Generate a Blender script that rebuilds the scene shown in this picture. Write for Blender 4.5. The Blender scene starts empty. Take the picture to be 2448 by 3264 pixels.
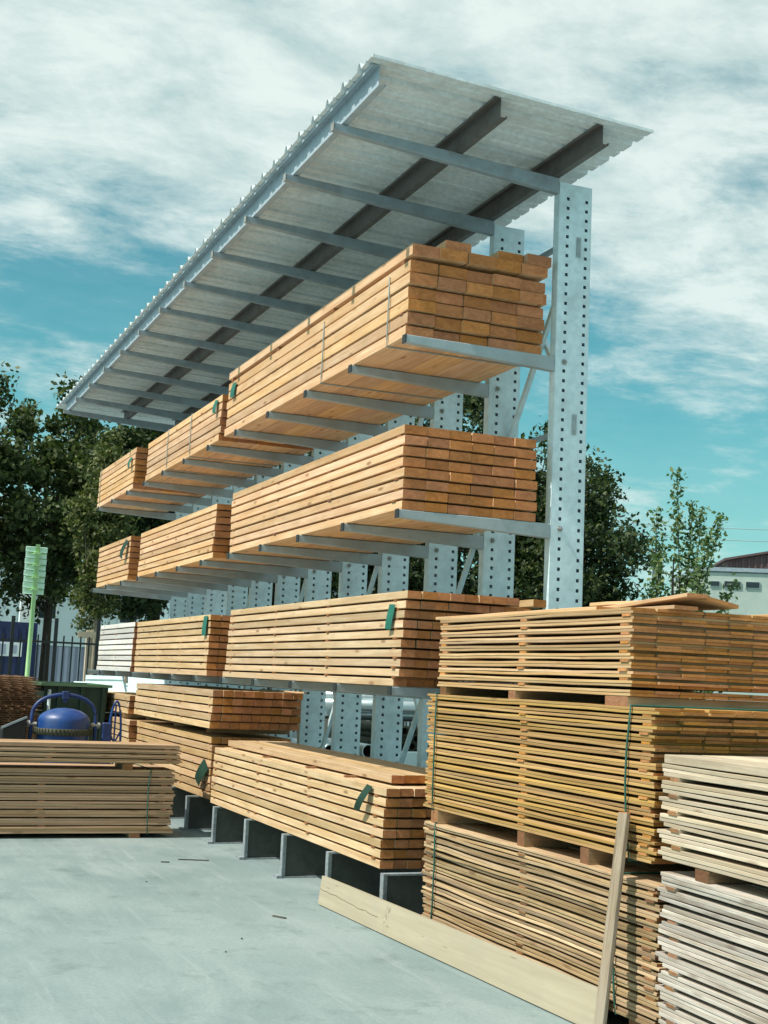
import bpy, bmesh, math, random
from mathutils import Vector, Matrix
random.seed(7)
scene = bpy.context.scene
COL = scene.collection

# ------------------------------------------------------------------ camera
cam_d = bpy.data.cameras.new("camera")
cam = bpy.data.objects.new("camera", cam_d); COL.objects.link(cam)
R0 = Vector((0.38430033, 0.92219258, 0.04329095))
R1 = Vector((-0.10008806, 0.08823292, -0.99105869))
R2 = Vector((-0.91776666, 0.37653128, 0.12620840))
m = Matrix((R0, -R1, -R2)).transposed().to_4x4()
m.translation = Vector((8.1084, -3.4354, 1.6))
cam.matrix_world = m
cam_d.sensor_fit = 'VERTICAL'; cam_d.sensor_height = 36.0; cam_d.lens = 36.0*1.28392
cam_d.clip_start = 0.05; cam_d.clip_end = 3000
scene.camera = cam
CAMP = m.translation.copy()

# ------------------------------------------------------------------ view
scene.view_settings.view_transform = 'Standard'
scene.view_settings.look = 'None'
scene.view_settings.exposure = 0.20
scene.view_settings.gamma = 1.0

# ------------------------------------------------------------------ light
SUN_AZ = Vector((0.10, -1.0, 0)).normalized(); SUN_EL = math.radians(53.5)
to_sun = Vector((SUN_AZ.x*math.cos(SUN_EL), SUN_AZ.y*math.cos(SUN_EL), math.sin(SUN_EL)))
sd = bpy.data.lights.new("sun", 'SUN'); sd.energy = 4.75; sd.angle = math.radians(0.6); sd.color = (1.0, 0.94, 0.84)
so = bpy.data.objects.new("sun", sd); COL.objects.link(so)
so.rotation_euler = (-to_sun).to_track_quat('-Z', 'Y').to_euler(); so.location = (0, -10, 20)

world = bpy.data.worlds.new("World"); scene.world = world; world.use_nodes = True
wt = world.node_tree; wt.nodes.clear()
def N(t, kind, **kw):
    n = t.nodes.new(kind)
    for k, v in kw.items(): setattr(n, k, v)
    return n
def mathn(t, op, a, b=None, c=None, clamp=False):
    n = N(t, 'ShaderNodeMath', operation=op); n.use_clamp = clamp
    for i, v in enumerate((a, b, c)):
        if v is None: continue
        if isinstance(v, (int, float)): n.inputs[i].default_value = v
        else: t.links.new(v, n.inputs[i])
    return n.outputs[0]
def mixc(t, fac, a, b, blend='MIX'):
    n = N(t, 'ShaderNodeMix', data_type='RGBA', blend_type=blend)
    for s, v in ((n.inputs[0], fac), (n.inputs[6], a), (n.inputs[7], b)):
        if isinstance(v, (int, float)): s.default_value = v
        elif isinstance(v, tuple): s.default_value = (*v, 1) if len(v) == 3 else v
        else: t.links.new(v, s)
    return n.outputs[2]
def ramp(t, fac, stops, interp='LINEAR'):
    n = N(t, 'ShaderNodeValToRGB'); cr = n.color_ramp; cr.interpolation = interp
    while len(cr.elements) < len(stops): cr.elements.new(0.5)
    for e, (p, c) in zip(cr.elements, stops):
        e.position = p; e.color = (*c, 1) if isinstance(c, tuple) else (c, c, c, 1)
    t.links.new(fac, n.inputs[0]); return n.outputs[0]
def noise(t, vec, scale, detail=4, rough=.5, dist=0.0):
    n = N(t, 'ShaderNodeTexNoise'); n.inputs['Scale'].default_value = scale
    n.inputs['Detail'].default_value = detail; n.inputs['Roughness'].default_value = rough
    n.inputs['Distortion'].default_value = dist
    if vec is not None: t.links.new(vec, n.inputs['Vector'])
    return n.outputs['Fac']
def mapping(t, vec, scale=(1, 1, 1), rot=(0, 0, 0), loc=(0, 0, 0)):
    n = N(t, 'ShaderNodeMapping'); n.inputs['Scale'].default_value = scale
    n.inputs['Rotation'].default_value = rot; n.inputs['Location'].default_value = loc
    t.links.new(vec, n.inputs['Vector']); return n.outputs[0]

sky = N(wt, 'ShaderNodeTexSky', sky_type='NISHITA'); sky.sun_disc = False
sky.sun_elevation = SUN_EL; sky.sun_rotation = math.atan2(to_sun.x, to_sun.y)
sky.air_density = 1.0; sky.dust_density = 0.6; sky.ozone_density = 1.2
tc = N(wt, 'ShaderNodeTexCoord')
sep = N(wt, 'ShaderNodeSeparateXYZ'); wt.links.new(tc.outputs['Generated'], sep.inputs[0])
zc = mathn(wt, 'ADD', mathn(wt, 'MAXIMUM', sep.outputs[2], 0.0), 0.14)
cb = N(wt, 'ShaderNodeCombineXYZ')
wt.links.new(mathn(wt, 'DIVIDE', sep.outputs[0], zc), cb.inputs[0])
wt.links.new(mathn(wt, 'DIVIDE', sep.outputs[1], zc), cb.inputs[1])
cv = mapping(wt, cb.outputs[0], scale=(1.0, 0.62, 1), rot=(0, 0, math.radians(24)), loc=(3.1, 1.7, 0))
n1 = noise(wt, cv, 1.25, 10, .60, .15)
n2 = noise(wt, mapping(wt, cb.outputs[0], scale=(1, .7, 1), rot=(0, 0, math.radians(24)), loc=(8.3, 2.2, 0)), 5.5, 9, .66, .2)
fbm = mathn(wt, 'ADD', mathn(wt, 'MULTIPLY', n1, .72), mathn(wt, 'MULTIPLY', n2, .28))
bias = ramp(wt, sep.outputs[2], [(0.0, .02), (.10, .0), (.17, .0), (.25, .0), (.34, .10), (.46, .13), (1.0, .2)])
cl = mathn(wt, 'ADD', fbm, bias)
mask = ramp(wt, cl, [(.475, 0.0), (.535, .45), (.61, 1.0)], 'B_SPLINE')
tealsky = mixc(wt, 1.0, sky.outputs[0], (.50, 1.50, 1.22), 'MULTIPLY')
cloudc = ramp(wt, n2, [(.33, (6.3, 8.3, 8.2)), (.60, (10.6, 11.8, 11.2))])
cm = mathn(wt, 'MULTIPLY', mask, 0.92)
skyc = mixc(wt, cm, tealsky, cloudc)
# the thin pale air low over the horizon
hz = ramp(wt, sep.outputs[2], [(0.0, .8), (.07, .5), (.2, 0.06), (.3, 0.0)])
skyc = mixc(wt, hz, skyc, (5.6, 8.2, 8.3))
bg = N(wt, 'ShaderNodeBackground'); bg.inputs[1].default_value = 0.073
wt.links.new(skyc, bg.inputs[0])
wo = N(wt, 'ShaderNodeOutputWorld'); wt.links.new(bg.outputs[0], wo.inputs[0])

# ------------------------------------------------------------------ materials
def new_mat(name):
    mt = bpy.data.materials.new(name); mt.use_nodes = True
    t = mt.node_tree; b = t.nodes['Principled BSDF']; return mt, t, b
def bump(t, b, h, strength=.3, dist=.01):
    n = N(t, 'ShaderNodeBump'); n.inputs['Strength'].default_value = strength; n.inputs['Distance'].default_value = dist
    t.links.new(h, n.inputs['Height']); t.links.new(n.outputs[0], b.inputs['Normal'])

def wood(name, light, dark, end_l, end_d, rough=.75, knots=.6, stain=None, sx=1.0, var=.36):
    mt, t, b = new_mat(name)
    tc = N(t, 'ShaderNodeTexCoord'); oi = N(t, 'ShaderNodeObjectInfo'); ge = N(t, 'ShaderNodeNewGeometry')
    rnd = mathn(t, 'FRACT', mathn(t, 'ADD', oi.outputs['Random'], ge.outputs['Random Per Island']))
    off = N(t, 'ShaderNodeCombineXYZ')
    t.links.new(mathn(t, 'MULTIPLY', rnd, 71.0), off.inputs[0]); t.links.new(mathn(t, 'MULTIPLY', rnd, 37.0), off.inputs[1])
    t.links.new(mathn(t, 'MULTIPLY', rnd, 53.0), off.inputs[2])
    va = N(t, 'ShaderNodeVectorMath', operation='ADD'); t.links.new(tc.outputs['Object'], va.inputs[0]); t.links.new(off.outputs[0], va.inputs[1])
    v = va.outputs[0]
    g1 = noise(t, mapping(t, v, scale=(1.3*sx, 38, 38)), 1.0, 5, .6, .4)       # long grain
    g2 = noise(t, mapping(t, v, scale=(.9, 5, 5)), 1.0, 3, .5)             # broad tone changes
    g3 = noise(t, mapping(t, v, scale=(6, 90, 90)), 1.0, 3, .6)
    side = mixc(t, ramp(t, g1, [(.3, 1.0), (.68, 0.0)]), light, dark)
    side = mixc(t, mathn(t, 'MULTIPLY', ramp(t, g2, [(.42, 0.0), (.7, 1.0)]), .55), side, dark)
    g4 = noise(t, mapping(t, v, scale=(4.5, 2, 2)), 1.0, 4, .65)
    side = mixc(t, mathn(t, 'MULTIPLY', ramp(t, g4, [(.5, 0.0), (.68, 1.0)]), .45), side, tuple(x*.66 for x in light))
    # knots
    vo = N(t, 'ShaderNodeTexVoronoi'); vo.inputs['Scale'].default_value = 1.0
    t.links.new(mapping(t, v, scale=(2.6, 10, 10)), vo.inputs['Vector'])
    k = ramp(t, vo.outputs['Distance'], [(.07, 1.0), (.17, 0.0)])
    side = mixc(t, mathn(t, 'MULTIPLY', k, knots), side, (dark[0]*.42, dark[1]*.33, dark[2]*.3))
    if stain:
        s = noise(t, mapping(t, v, scale=(1.1, 6, 6), loc=(5, 5, 5)), 2.2, 5, .65)
        side = mixc(t, mathn(t, 'MULTIPLY', ramp(t, s, [(.45, 0.0), (.72, 1.0)]), stain[1]), side, stain[0])
    # sawn end grain: rings
    rv = noise(t, mapping(t, v, scale=(1, 9, 14)), 1.6, 4, .6, 1.2)
    e = mixc(t, ramp(t, rv, [(.32, 0.0), (.68, 1.0)]), end_d, end_l)
    so_ = N(t, 'ShaderNodeCombineXYZ')
    t.links.new(mathn(t, 'MULTIPLY', mathn(t, 'SUBTRACT', mathn(t, 'FRACT', mathn(t, 'MULTIPLY', rnd, 13.7)), .5), .22), so_.inputs[1])
    t.links.new(mathn(t, 'MULTIPLY', mathn(t, 'SUBTRACT', mathn(t, 'FRACT', mathn(t, 'MULTIPLY', rnd, 29.3)), .5), .14), so_.inputs[2])
    vb = N(t, 'ShaderNodeVectorMath', operation='ADD'); t.links.new(tc.outputs['Object'], vb.inputs[0]); t.links.new(so_.outputs[0], vb.inputs[1])
    wv = N(t, 'ShaderNodeTexWave', wave_type='RINGS', rings_direction='X'); wv.inputs['Scale'].default_value = 22
    wv.inputs['Distortion'].default_value = 1.2; wv.inputs['Detail Scale'].default_value = 2; t.links.new(vb.outputs[0], wv.inputs['Vector'])
    e = mixc(t, mathn(t, 'MULTIPLY', wv.outputs['Fac'], .55), e, end_d)
    e2 = noise(t, mapping(t, v, scale=(30, 30, 30)), 2.0, 4, .7)
    e = mixc(t, mathn(t, 'MULTIPLY', ramp(t, e2, [(.35, 0.0), (.75, 1.0)]), .5), e, end_d)
    ns = N(t, 'ShaderNodeSeparateXYZ'); t.links.new(tc.outputs['Normal'], ns.inputs[0])
    isend = mathn(t, 'GREATER_THAN', mathn(t, 'ABSOLUTE', ns.outputs[0]), .7)
    c = mixc(t, isend, side, e)
    hsv = N(t, 'ShaderNodeHueSaturation'); t.links.new(c, hsv.inputs['Color'])
    t.links.new(mathn(t, 'ADD', mathn(t, 'MULTIPLY', rnd, var), .98-var/2), hsv.inputs['Value'])
    r2 = mathn(t, 'FRACT', mathn(t, 'MULTIPLY', rnd, 7.31))
    t.links.new(mathn(t, 'ADD', mathn(t, 'MULTIPLY', r2, .12), .93), hsv.inputs['Saturation'])
    t.links.new(mathn(t, 'ADD', mathn(t, 'MULTIPLY', r2, .010), .492), hsv.inputs['Hue'])
    t.links.new(hsv.outputs[0], b.inputs['Base Color'])
    b.inputs['Roughness'].default_value = rough
    b.inputs['Specular IOR Level'].default_value = .25
    bump(t, b, mathn(t, 'ADD', g1, g3), .35, .004)
    return mt

EL, ED = (.66, .285, .105), (.39, .15, .050)  # end-grain brown, its orange also holding the warm bounce in the ends' shade
W_PALE = wood('pine_pale', (.76, .55, .345), (.57, .325, .15), EL, ED, stain=((.45, .26, .11), .55), knots=.8)
W_CREAM = wood('pine_cream', (.69, .53, .335), (.48, .31, .155), EL, ED, stain=((.38, .25, .11), .5), knots=.8)
W_GREY = wood('pine_whitish', (.74, .74, .72), (.58, .55, .50), EL, ED)
W_HONEY = wood('pine_honey', (.62, .44, .25), (.42, .25, .11), (.62, .29, .10), (.40, .17, .05), stain=((.32, .22, .10), .35), var=.48)
W_YELLOW = wood('treated_golden', (.55, .36, .14), (.34, .19, .06), (.62, .29, .08), (.38, .17, .045), stain=((.32, .25, .08), .35), var=.5)
W_TAN = wood('pine_tan_mixed', (.58, .44, .26), (.31, .20, .10), (.34, .17, .07), (.20, .09, .035), stain=((.20, .13, .065), .6), var=.75)
W_BLEACH = wood('larch_bleached', (.66, .58, .45), (.47, .37, .25), (.34, .18, .08), (.22, .11, .05), stain=((.32, .25, .16), .55), var=.45)
W_WEATH = wood('weathered_silver', (.62, .58, .52), (.38, .32, .26), (.34, .18, .08), (.22, .11, .05), stain=((.19, .14, .09), .75), var=.5)
W_LP = wood('pine_rosy_brown', (.56, .39, .25), (.33, .20, .11), (.38, .17, .08), (.25, .11, .05), stain=((.30, .24, .13), .4))
W_END = wood('dark_sticker', (.38, .20, .10), (.26, .12, .055), ED, (.2, .09, .03))
W_BATTEN = wood('grey_batten', (.44, .39, .32), (.24, .18, .12), ED, ED, stain=((.13, .09, .05), .8), knots=.9)

def plank_mat():
    mt, t, b = new_mat('wide_plank')
    tc = N(t, 'ShaderNodeTexCoord'); v = tc.outputs['Object']
    g1 = noise(t, mapping(t, v, scale=(1.2, 1, 26)), 1.0, 5, .6, .5)
    c = mixc(t, ramp(t, g1, [(.3, 0.0), (.7, 1.0)]), (.35, .305, .215), (.43, .38, .275))
    g2 = noise(t, v, 3.0, 4, .6)
    c = mixc(t, mathn(t, 'MULTIPLY', ramp(t, g2, [(.5, 0.0), (.7, 1.0)]), .4), c, (.34, .33, .26))
    # a long drying crack and short checks along the grain
    sp = N(t, 'ShaderNodeSeparateXYZ'); t.links.new(v, sp.inputs[0])
    wob = mathn(t, 'MULTIPLY', mathn(t, 'SUBTRACT', noise(t, mapping(t, v, scale=(5, 0, 0)), 1.0, 4, .6), .5), .05)
    zz = mathn(t, 'ABSOLUTE', mathn(t, 'SUBTRACT', mathn(t, 'ADD', sp.outputs[2], mathn(t, 'MULTIPLY', sp.outputs[0], .022)), mathn(t, 'ADD', wob, -.032)))
    crack = mathn(t, 'MULTIPLY', mathn(t, 'LESS_THAN', zz, .0022), mathn(t, 'LESS_THAN', sp.outputs[0], -.75))
    vo = N(t, 'ShaderNodeTexVoronoi'); vo.inputs['Scale'].default_value = 1.0
    t.links.new(mapping(t, v, scale=(2.6, 1, 36), rot=(0, .0, 0)), vo.inputs['Vector'])
    chk = mathn(t, 'MULTIPLY', mathn(t, 'LESS_THAN', vo.outputs['Distance'], .10), .55)
    c = mixc(t, mathn(t, 'MAXIMUM', crack, chk), c, (.12, .09, .05))
    # the smudged stamp mark
    n3 = noise(t, mapping(t, v, scale=(14, 1, 14)), 2.0, 4, .7)
    stp = mathn(t, 'MULTIPLY', mathn(t, 'LESS_THAN', mathn(t, 'ABSOLUTE', mathn(t, 'ADD', sp.outputs[0], .62)), .035), ramp(t, n3, [(.5, 0.0), (.6, .7)]))
    c = mixc(t, stp, c, (.16, .15, .12))
    t.links.new(c, b.inputs['Base Color']); b.inputs['Roughness'].default_value = .8
    bump(t, b, g1, .3, .003); return mt
W_PLANK = plank_mat()

def metal(name, col, var=.12, rough=.5, metallic=.25, scale=14, dirt=None, spec=.4):
    mt, t, b = new_mat(name)
    tc = N(t, 'ShaderNodeTexCoord'); oi = N(t, 'ShaderNodeObjectInfo')
    va = N(t, 'ShaderNodeVectorMath', operation='ADD'); t.links.new(tc.outputs['Object'], va.inputs[0])
    cbn = N(t, 'ShaderNodeCombineXYZ'); t.links.new(mathn(t, 'MULTIPLY', oi.outputs['Random'], 50.0), cbn.inputs[0]); t.links.new(cbn.outputs[0], va.inputs[1])
    n = noise(t, va.outputs[0], scale, 5, .65); nb = noise(t, va.outputs[0], 3.0, 4, .6)
    vo = N(t, 'ShaderNodeTexVoronoi'); vo.inputs['Scale'].default_value = scale*4; t.links.new(va.outputs[0], vo.inputs['Vector'])
    hi = tuple(min(1, x*(1+var)) for x in col); lo = tuple(x*(1-var) for x in col)
    c = mixc(t, ramp(t, n, [(.3, 0.0), (.7, 1.0)]), lo, hi)
    bw = N(t, 'ShaderNodeRGBToBW'); t.links.new(vo.outputs['Color'], bw.inputs[0])
    c = mixc(t, mathn(t, 'MULTIPLY', bw.outputs[0], .22), c, hi)
    if dirt:
        c = mixc(t, mathn(t, 'MULTIPLY', ramp(t, nb, [(.5, 0.0), (.75, 1.0)]), dirt[1]), c, dirt[0])
    t.links.new(c, b.inputs['Base Color'])
    t.links.new(ramp(t, nb, [(.3, rough*.8), (.7, min(1, rough*1.25))]), b.inputs['Roughness'])
    b.inputs['Metallic'].default_value = metallic; b.inputs['Specular IOR Level'].default_value = spec
    return mt
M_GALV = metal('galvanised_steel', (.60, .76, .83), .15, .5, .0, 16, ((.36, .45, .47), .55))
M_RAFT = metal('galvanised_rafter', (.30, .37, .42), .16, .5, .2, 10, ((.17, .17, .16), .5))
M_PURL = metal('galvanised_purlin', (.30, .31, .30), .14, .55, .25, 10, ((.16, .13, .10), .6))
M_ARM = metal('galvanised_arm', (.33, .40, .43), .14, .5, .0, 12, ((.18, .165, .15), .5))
M_PURLD = metal('purlin_shaded', (.13, .125, .12), .2, .6, .1, 10, ((.07, .055, .045), .6))  # inner purlins: shade under the roof put into the colour
M_EDGEP = metal('purlin_sunlit', (.36, .44, .50), .15, .5, .1, 10, ((.22, .24, .25), .4))  # front purlin: same steel, with the sunlight on it put into the colour
M_DARKST = metal('dark_steel_shaded_web', (.065, .07, .062), .25, .7, .1, 12, ((.13, .12, .1), .4))  # dark steel, and the base-leg web with its shade painted in
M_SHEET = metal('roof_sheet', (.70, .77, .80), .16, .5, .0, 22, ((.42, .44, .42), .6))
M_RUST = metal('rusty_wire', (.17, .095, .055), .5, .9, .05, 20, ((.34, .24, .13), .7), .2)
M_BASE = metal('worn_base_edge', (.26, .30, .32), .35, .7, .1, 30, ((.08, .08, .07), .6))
M_BLUE = metal('blue_paint', (.006, .05, .22), .25, .38, .0, 9, ((.10, .13, .17), .55), .6)
M_BLUEBAR = metal('blue_bar', (.02, .045, .16), .2, .45, .0, 8, ((.06, .05, .06), .4))
M_OLIVE = metal('olive_ring', (.05, .055, .035), .3, .7, .1, 15)
M_BLACKP = metal('black_paint', (.02, .022, .022), .3, .5, .0, 10)
M_GREENSKIP = metal('dark_green_paint', (.014, .04, .03), .25, .55, .0, 5, ((.05, .06, .04), .5))
M_GREENLIT = metal('green_rim', (.09, .17, .10), .2, .5, .0, 8)
M_PALEPANEL = metal('pale_panel', (.55, .72, .70), .06, .5, .0, 3)
M_NAVY = metal('navy_container', (.02, .03, .09), .25, .6, .0, 2)
M_WHITE = metal('white_paint', (.75, .8, .8), .05, .6, .0, 3)
M_FENCE = metal('fence_black', (.018, .022, .024), .2, .6, .0, 10)
M_LIME = metal('lime_pole', (.38, .62, .30), .1, .5, .0, 4)
M_MINT = metal('mint_sign', (.62, .88, .74), .1, .5, .0, 6)
M_TAG = metal('green_tag', (.015, .13, .09), .2, .5, .0, 10)
M_TAGD = metal('dark_green_tag', (.008, .035, .018), .3, .5, .0, 10)
M_CORD = metal('green_cord', (.02, .10, .075), .3, .7, .0, 80)
M_CORDG = metal('grey_cord', (.28, .34, .34), .2, .7, .0, 60)
M_CONC = metal('pale_concrete', (.5, .5, .45), .1, .9, .0, 6)
M_LILAC = metal('lilac_cladding', (.36, .40, .50), .08, .7, .0, 2)
M_WALLW = metal('white_wall', (.60, .72, .74), .05, .8, .0, 1.2)
M_WALLG = metal('sage_wall', (.38, .46, .42), .07, .85, .0, .8, ((.23, .30, .27), .4))
M_BROWNC = metal('brown_cladding', (.10, .065, .065), .15, .8, .0, 2)
M_GLASS = metal('dark_glass', (.02, .035, .045), .2, .5, .0, 2, None, .3)
M_PIPE = metal('pipe_silver', (.50, .58, .60), .12, .35, .6, 8)
M_PIPEIN = metal('pipe_dark', (.03, .025, .02), .3, .8, .0, 8)
M_WIRE = metal('cable', (.25, .36, .38), .1, .7, .0, 1)
M_BARK = metal('bark', (.045, .035, .025), .4, .95, .0, 9)
M_BARKP = metal('pale_bark', (.34, .30, .22), .25, .9, .0, 9)
M_STAKE = metal('stake_wood', (.52, .44, .33), .15, .85, .0, 6)

def leafmat(name, c1, c2, c3):
    mt, t, b = new_mat(name)
    ge = N(t, 'ShaderNodeNewGeometry'); r = ge.outputs['Random Per Island']
    tc = N(t, 'ShaderNodeTexCoord'); n = noise(t, tc.outputs['Object'], .9, 3, .6)
    c = ramp(t, mathn(t, 'ADD', mathn(t, 'MULTIPLY', r, .6), mathn(t, 'MULTIPLY', n, .4)), [(.2, c1), (.55, c2), (.85, c3)])
    t.links.new(c, b.inputs['Base Color']); b.inputs['Roughness'].default_value = .6
    b.inputs['Specular IOR Level'].default_value = .3
    tr = N(t, 'ShaderNodeBsdfTranslucent'); t.links.new(mixc(t, 1.0, c, (1.2, 1.5, .5), 'MULTIPLY'), tr.inputs[0])
    mx = N(t, 'ShaderNodeMixShader'); mx.inputs[0].default_value = .22
    out = t.nodes['Material Output']; t.links.new(b.outputs[0], mx.inputs[1]); t.links.new(tr.outputs[0], mx.inputs[2]); t.links.new(mx.outputs[0], out.inputs[0])
    return mt
L_DARK = leafmat('leaf_dark', (.010, .024, .010), (.03, .055, .018), (.10, .12, .04))
L_MID = leafmat('leaf_mid', (.022, .042, .014), (.055, .08, .025), (.13, .15, .05))
L_YEL = leafmat('leaf_olive', (.035, .06, .018), (.09, .11, .035), (.20, .20, .08))

L_LIGHT = leafmat('leaf_light', (.04, .085, .03), (.10, .16, .06), (.22, .27, .12))
def ground_mat():
    mt, t, b = new_mat('yard_concrete')
    ge = N(t, 'ShaderNodeNewGeometry'); v = ge.outputs['Position']
    a = noise(t, v, .55, 5, .6, .3); bb = noise(t, mapping(t, v, scale=(.5, 1.4, 1), rot=(0, 0, .25)), 1.3, 6, .68, .5); cc = noise(t, v, 42, 4, .75)
    c = mixc(t, ramp(t, a, [(.33, 0.0), (.68, 1.0)]), (.165, .235, .24), (.265, .335, .34))
    c = mixc(t, mathn(t, 'MULTIPLY', ramp(t, bb, [(.45, 0.0), (.68, 1.0)]), .7), c, (.31, .375, .375))
    sm = noise(t, mapping(t, v, loc=(9, 4, 0)), 2.6, 5, .7)
    c = mixc(t, mathn(t, 'MULTIPLY', ramp(t, sm, [(.55, 0.0), (.70, 1.0)]), .6), c, (.12, .17, .17))
    c = mixc(t, mathn(t, 'MULTIPLY', ramp(t, cc, [(.35, 1.0), (.6, 0.0)]), .25), c, (.10, .14, .14))
    # scuff streaks left by forklift tyres
    st = noise(t, mapping(t, v, scale=(.35, 9, 1), rot=(0, 0, -.5)), 1.0, 5, .7, .8)
    c = mixc(t, mathn(t, 'MULTIPLY', ramp(t, st, [(.56, 0.0), (.7, 1.0)]), .32), c, (.36, .41, .41))
    gr = noise(t, v, 160, 3, .8); c = mixc(t, mathn(t, 'MULTIPLY', ramp(t, gr, [(.60, 0.0), (.70, 1.0)]), .5), c, (.10, .13, .13))
    c = mixc(t, mathn(t, 'MULTIPLY', ramp(t, gr, [(.28, 1.0), (.38, 0.0)]), .4), c, (.42, .48, .47))
    t.links.new(c, b.inputs['Base Color']); b.inputs['Roughness'].default_value = .88
    b.inputs['Specular IOR Level'].default_value = .25
    bump(t, b, mathn(t, 'ADD', cc, mathn(t, 'MULTIPLY', bb, 2.0)), .15, .01)
    return mt
M_GROUND = ground_mat()

# ------------------------------------------------------------------ helpers
def link(o, parent=None):
    COL.objects.link(o)
    if parent is not None: o.parent = parent
    return o
def obj(name, bm, mat, parent=None, loc=(0, 0, 0), rot=(0, 0, 0)):
    me = bpy.data.meshes.new(name); bm.normal_update(); bm.to_mesh(me); bm.free()
    for mm in (mat if isinstance(mat, (list, tuple)) else [mat]): me.materials.append(mm)
    o = bpy.data.objects.new(name, me); link(o, parent); o.location = loc; o.rotation_euler = rot
    return o
def inst(name, me, parent, loc=(0, 0, 0), rot=(0, 0, 0)):
    o = bpy.data.objects.new(name, me); link(o, parent); o.location = loc; o.rotation_euler = rot
    return o
def tag(o, label, cat, group=None, kind=None):
    if label: o['label'] = label
    if cat: o['category'] = cat
    if group: o['group'] = group
    if kind: o['kind'] = kind
    return o
def empty(name, label, cat, loc=(0, 0, 0), rz=0, group=None):
    o = bpy.data.objects.new(name, None); link(o); o.location = loc; o.rotation_euler = (0, 0, rz); o.empty_display_size = .2
    return tag(o, label, cat, group)
def quadfaces(bm, vs, mi=0):
    a, b, c, d, e, f, g, h = vs
    for q in ((a, d, c, b), (e, f, g, h), (a, b, f, e), (b, c, g, f), (c, d, h, g), (d, a, e, h)):
        fc = bm.faces.new(q); fc.material_index = mi
def box(bm, x0, x1, y0, y1, z0, z1, mi=0):
    P = [(x0, y0, z0), (x1, y0, z0), (x1, y1, z0), (x0, y1, z0), (x0, y0, z1), (x1, y0, z1), (x1, y1, z1), (x0, y1, z1)]
    quadfaces(bm, [bm.verts.new(p) for p in P], mi)
def hexa(bm, P, mi=0):
    quadfaces(bm, [bm.verts.new(p) for p in P], mi)
def B(*bx):
    bm = bmesh.new()
    for b_ in bx: box(bm, *b_)
    return bm
def tube(bm, pts, r, n=8, closed=False, cap=True, mi=0):
    pts = [Vector(p) for p in pts]; rings = []; L = len(pts)
    up0 = Vector((0, 0, 1))
    for i, p in enumerate(pts):
        if closed: d = pts[(i+1) % L]-pts[i-1]
        else: d = pts[min(i+1, L-1)]-pts[max(i-1, 0)]
        d.normalize(); u = up0 if abs(d.z) < .95 else Vector((1, 0, 0))
        a = d.cross(u).normalized(); b = a.cross(d).normalized()
        rr = r[i] if isinstance(r, (list, tuple)) else r
        rings.append([bm.verts.new(p+a*math.cos(2*math.pi*k/n)*rr+b*math.sin(2*math.pi*k/n)*rr) for k in range(n)])
    for i in range(L if closed else L-1):
        A, C = rings[i], rings[(i+1) % L]
        for k in range(n):
            f = bm.faces.new((A[k], A[(k+1) % n], C[(k+1) % n], C[k])); f.material_index = mi; f.smooth = True
    if cap and not closed:
        bm.faces.new(rings[0]).material_index = mi; bm.faces.new(list(reversed(rings[-1]))).material_index = mi
def beam(bm, p, q, w, h):
    """rectangular bar from p to q"""
    p, q = Vector(p), Vector(q); d = (q-p).normalized(); u = Vector((0, 0, 1)) if abs(d.z) < .95 else Vector((0, 1, 0))
    a = d.cross(u).normalized()*w/2; b = a.cross(d).normalized()*h/2
    hexa(bm, [p-a-b, p+a-b, p+a+b, p-a+b, q-a-b, q+a-b, q+a+b, q-a+b])
def lathe(bm, prof, n=32, mi=0):
    rings = [[bm.verts.new((r*math.cos(2*math.pi*k/n), r*math.sin(2*math.pi*k/n), z)) for k in range(n)] for r, z in prof]
    for A, C in zip(rings, rings[1:]):
        for k in range(n):
            f = bm.faces.new((A[k], A[(k+1) % n], C[(k+1) % n], C[k])); f.smooth = True; f.material_index = mi
    bm.faces.new(list(reversed(rings[0]))).material_index = mi; bm.faces.new(rings[-1]).material_index = mi

# ------------------------------------------------------------------ ground
bm = bmesh.new(); box(bm, -900, 900, -900, 900, -.3, 0)
g = obj('ground', bm, M_GROUND); g['kind'] = 'structure'

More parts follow.
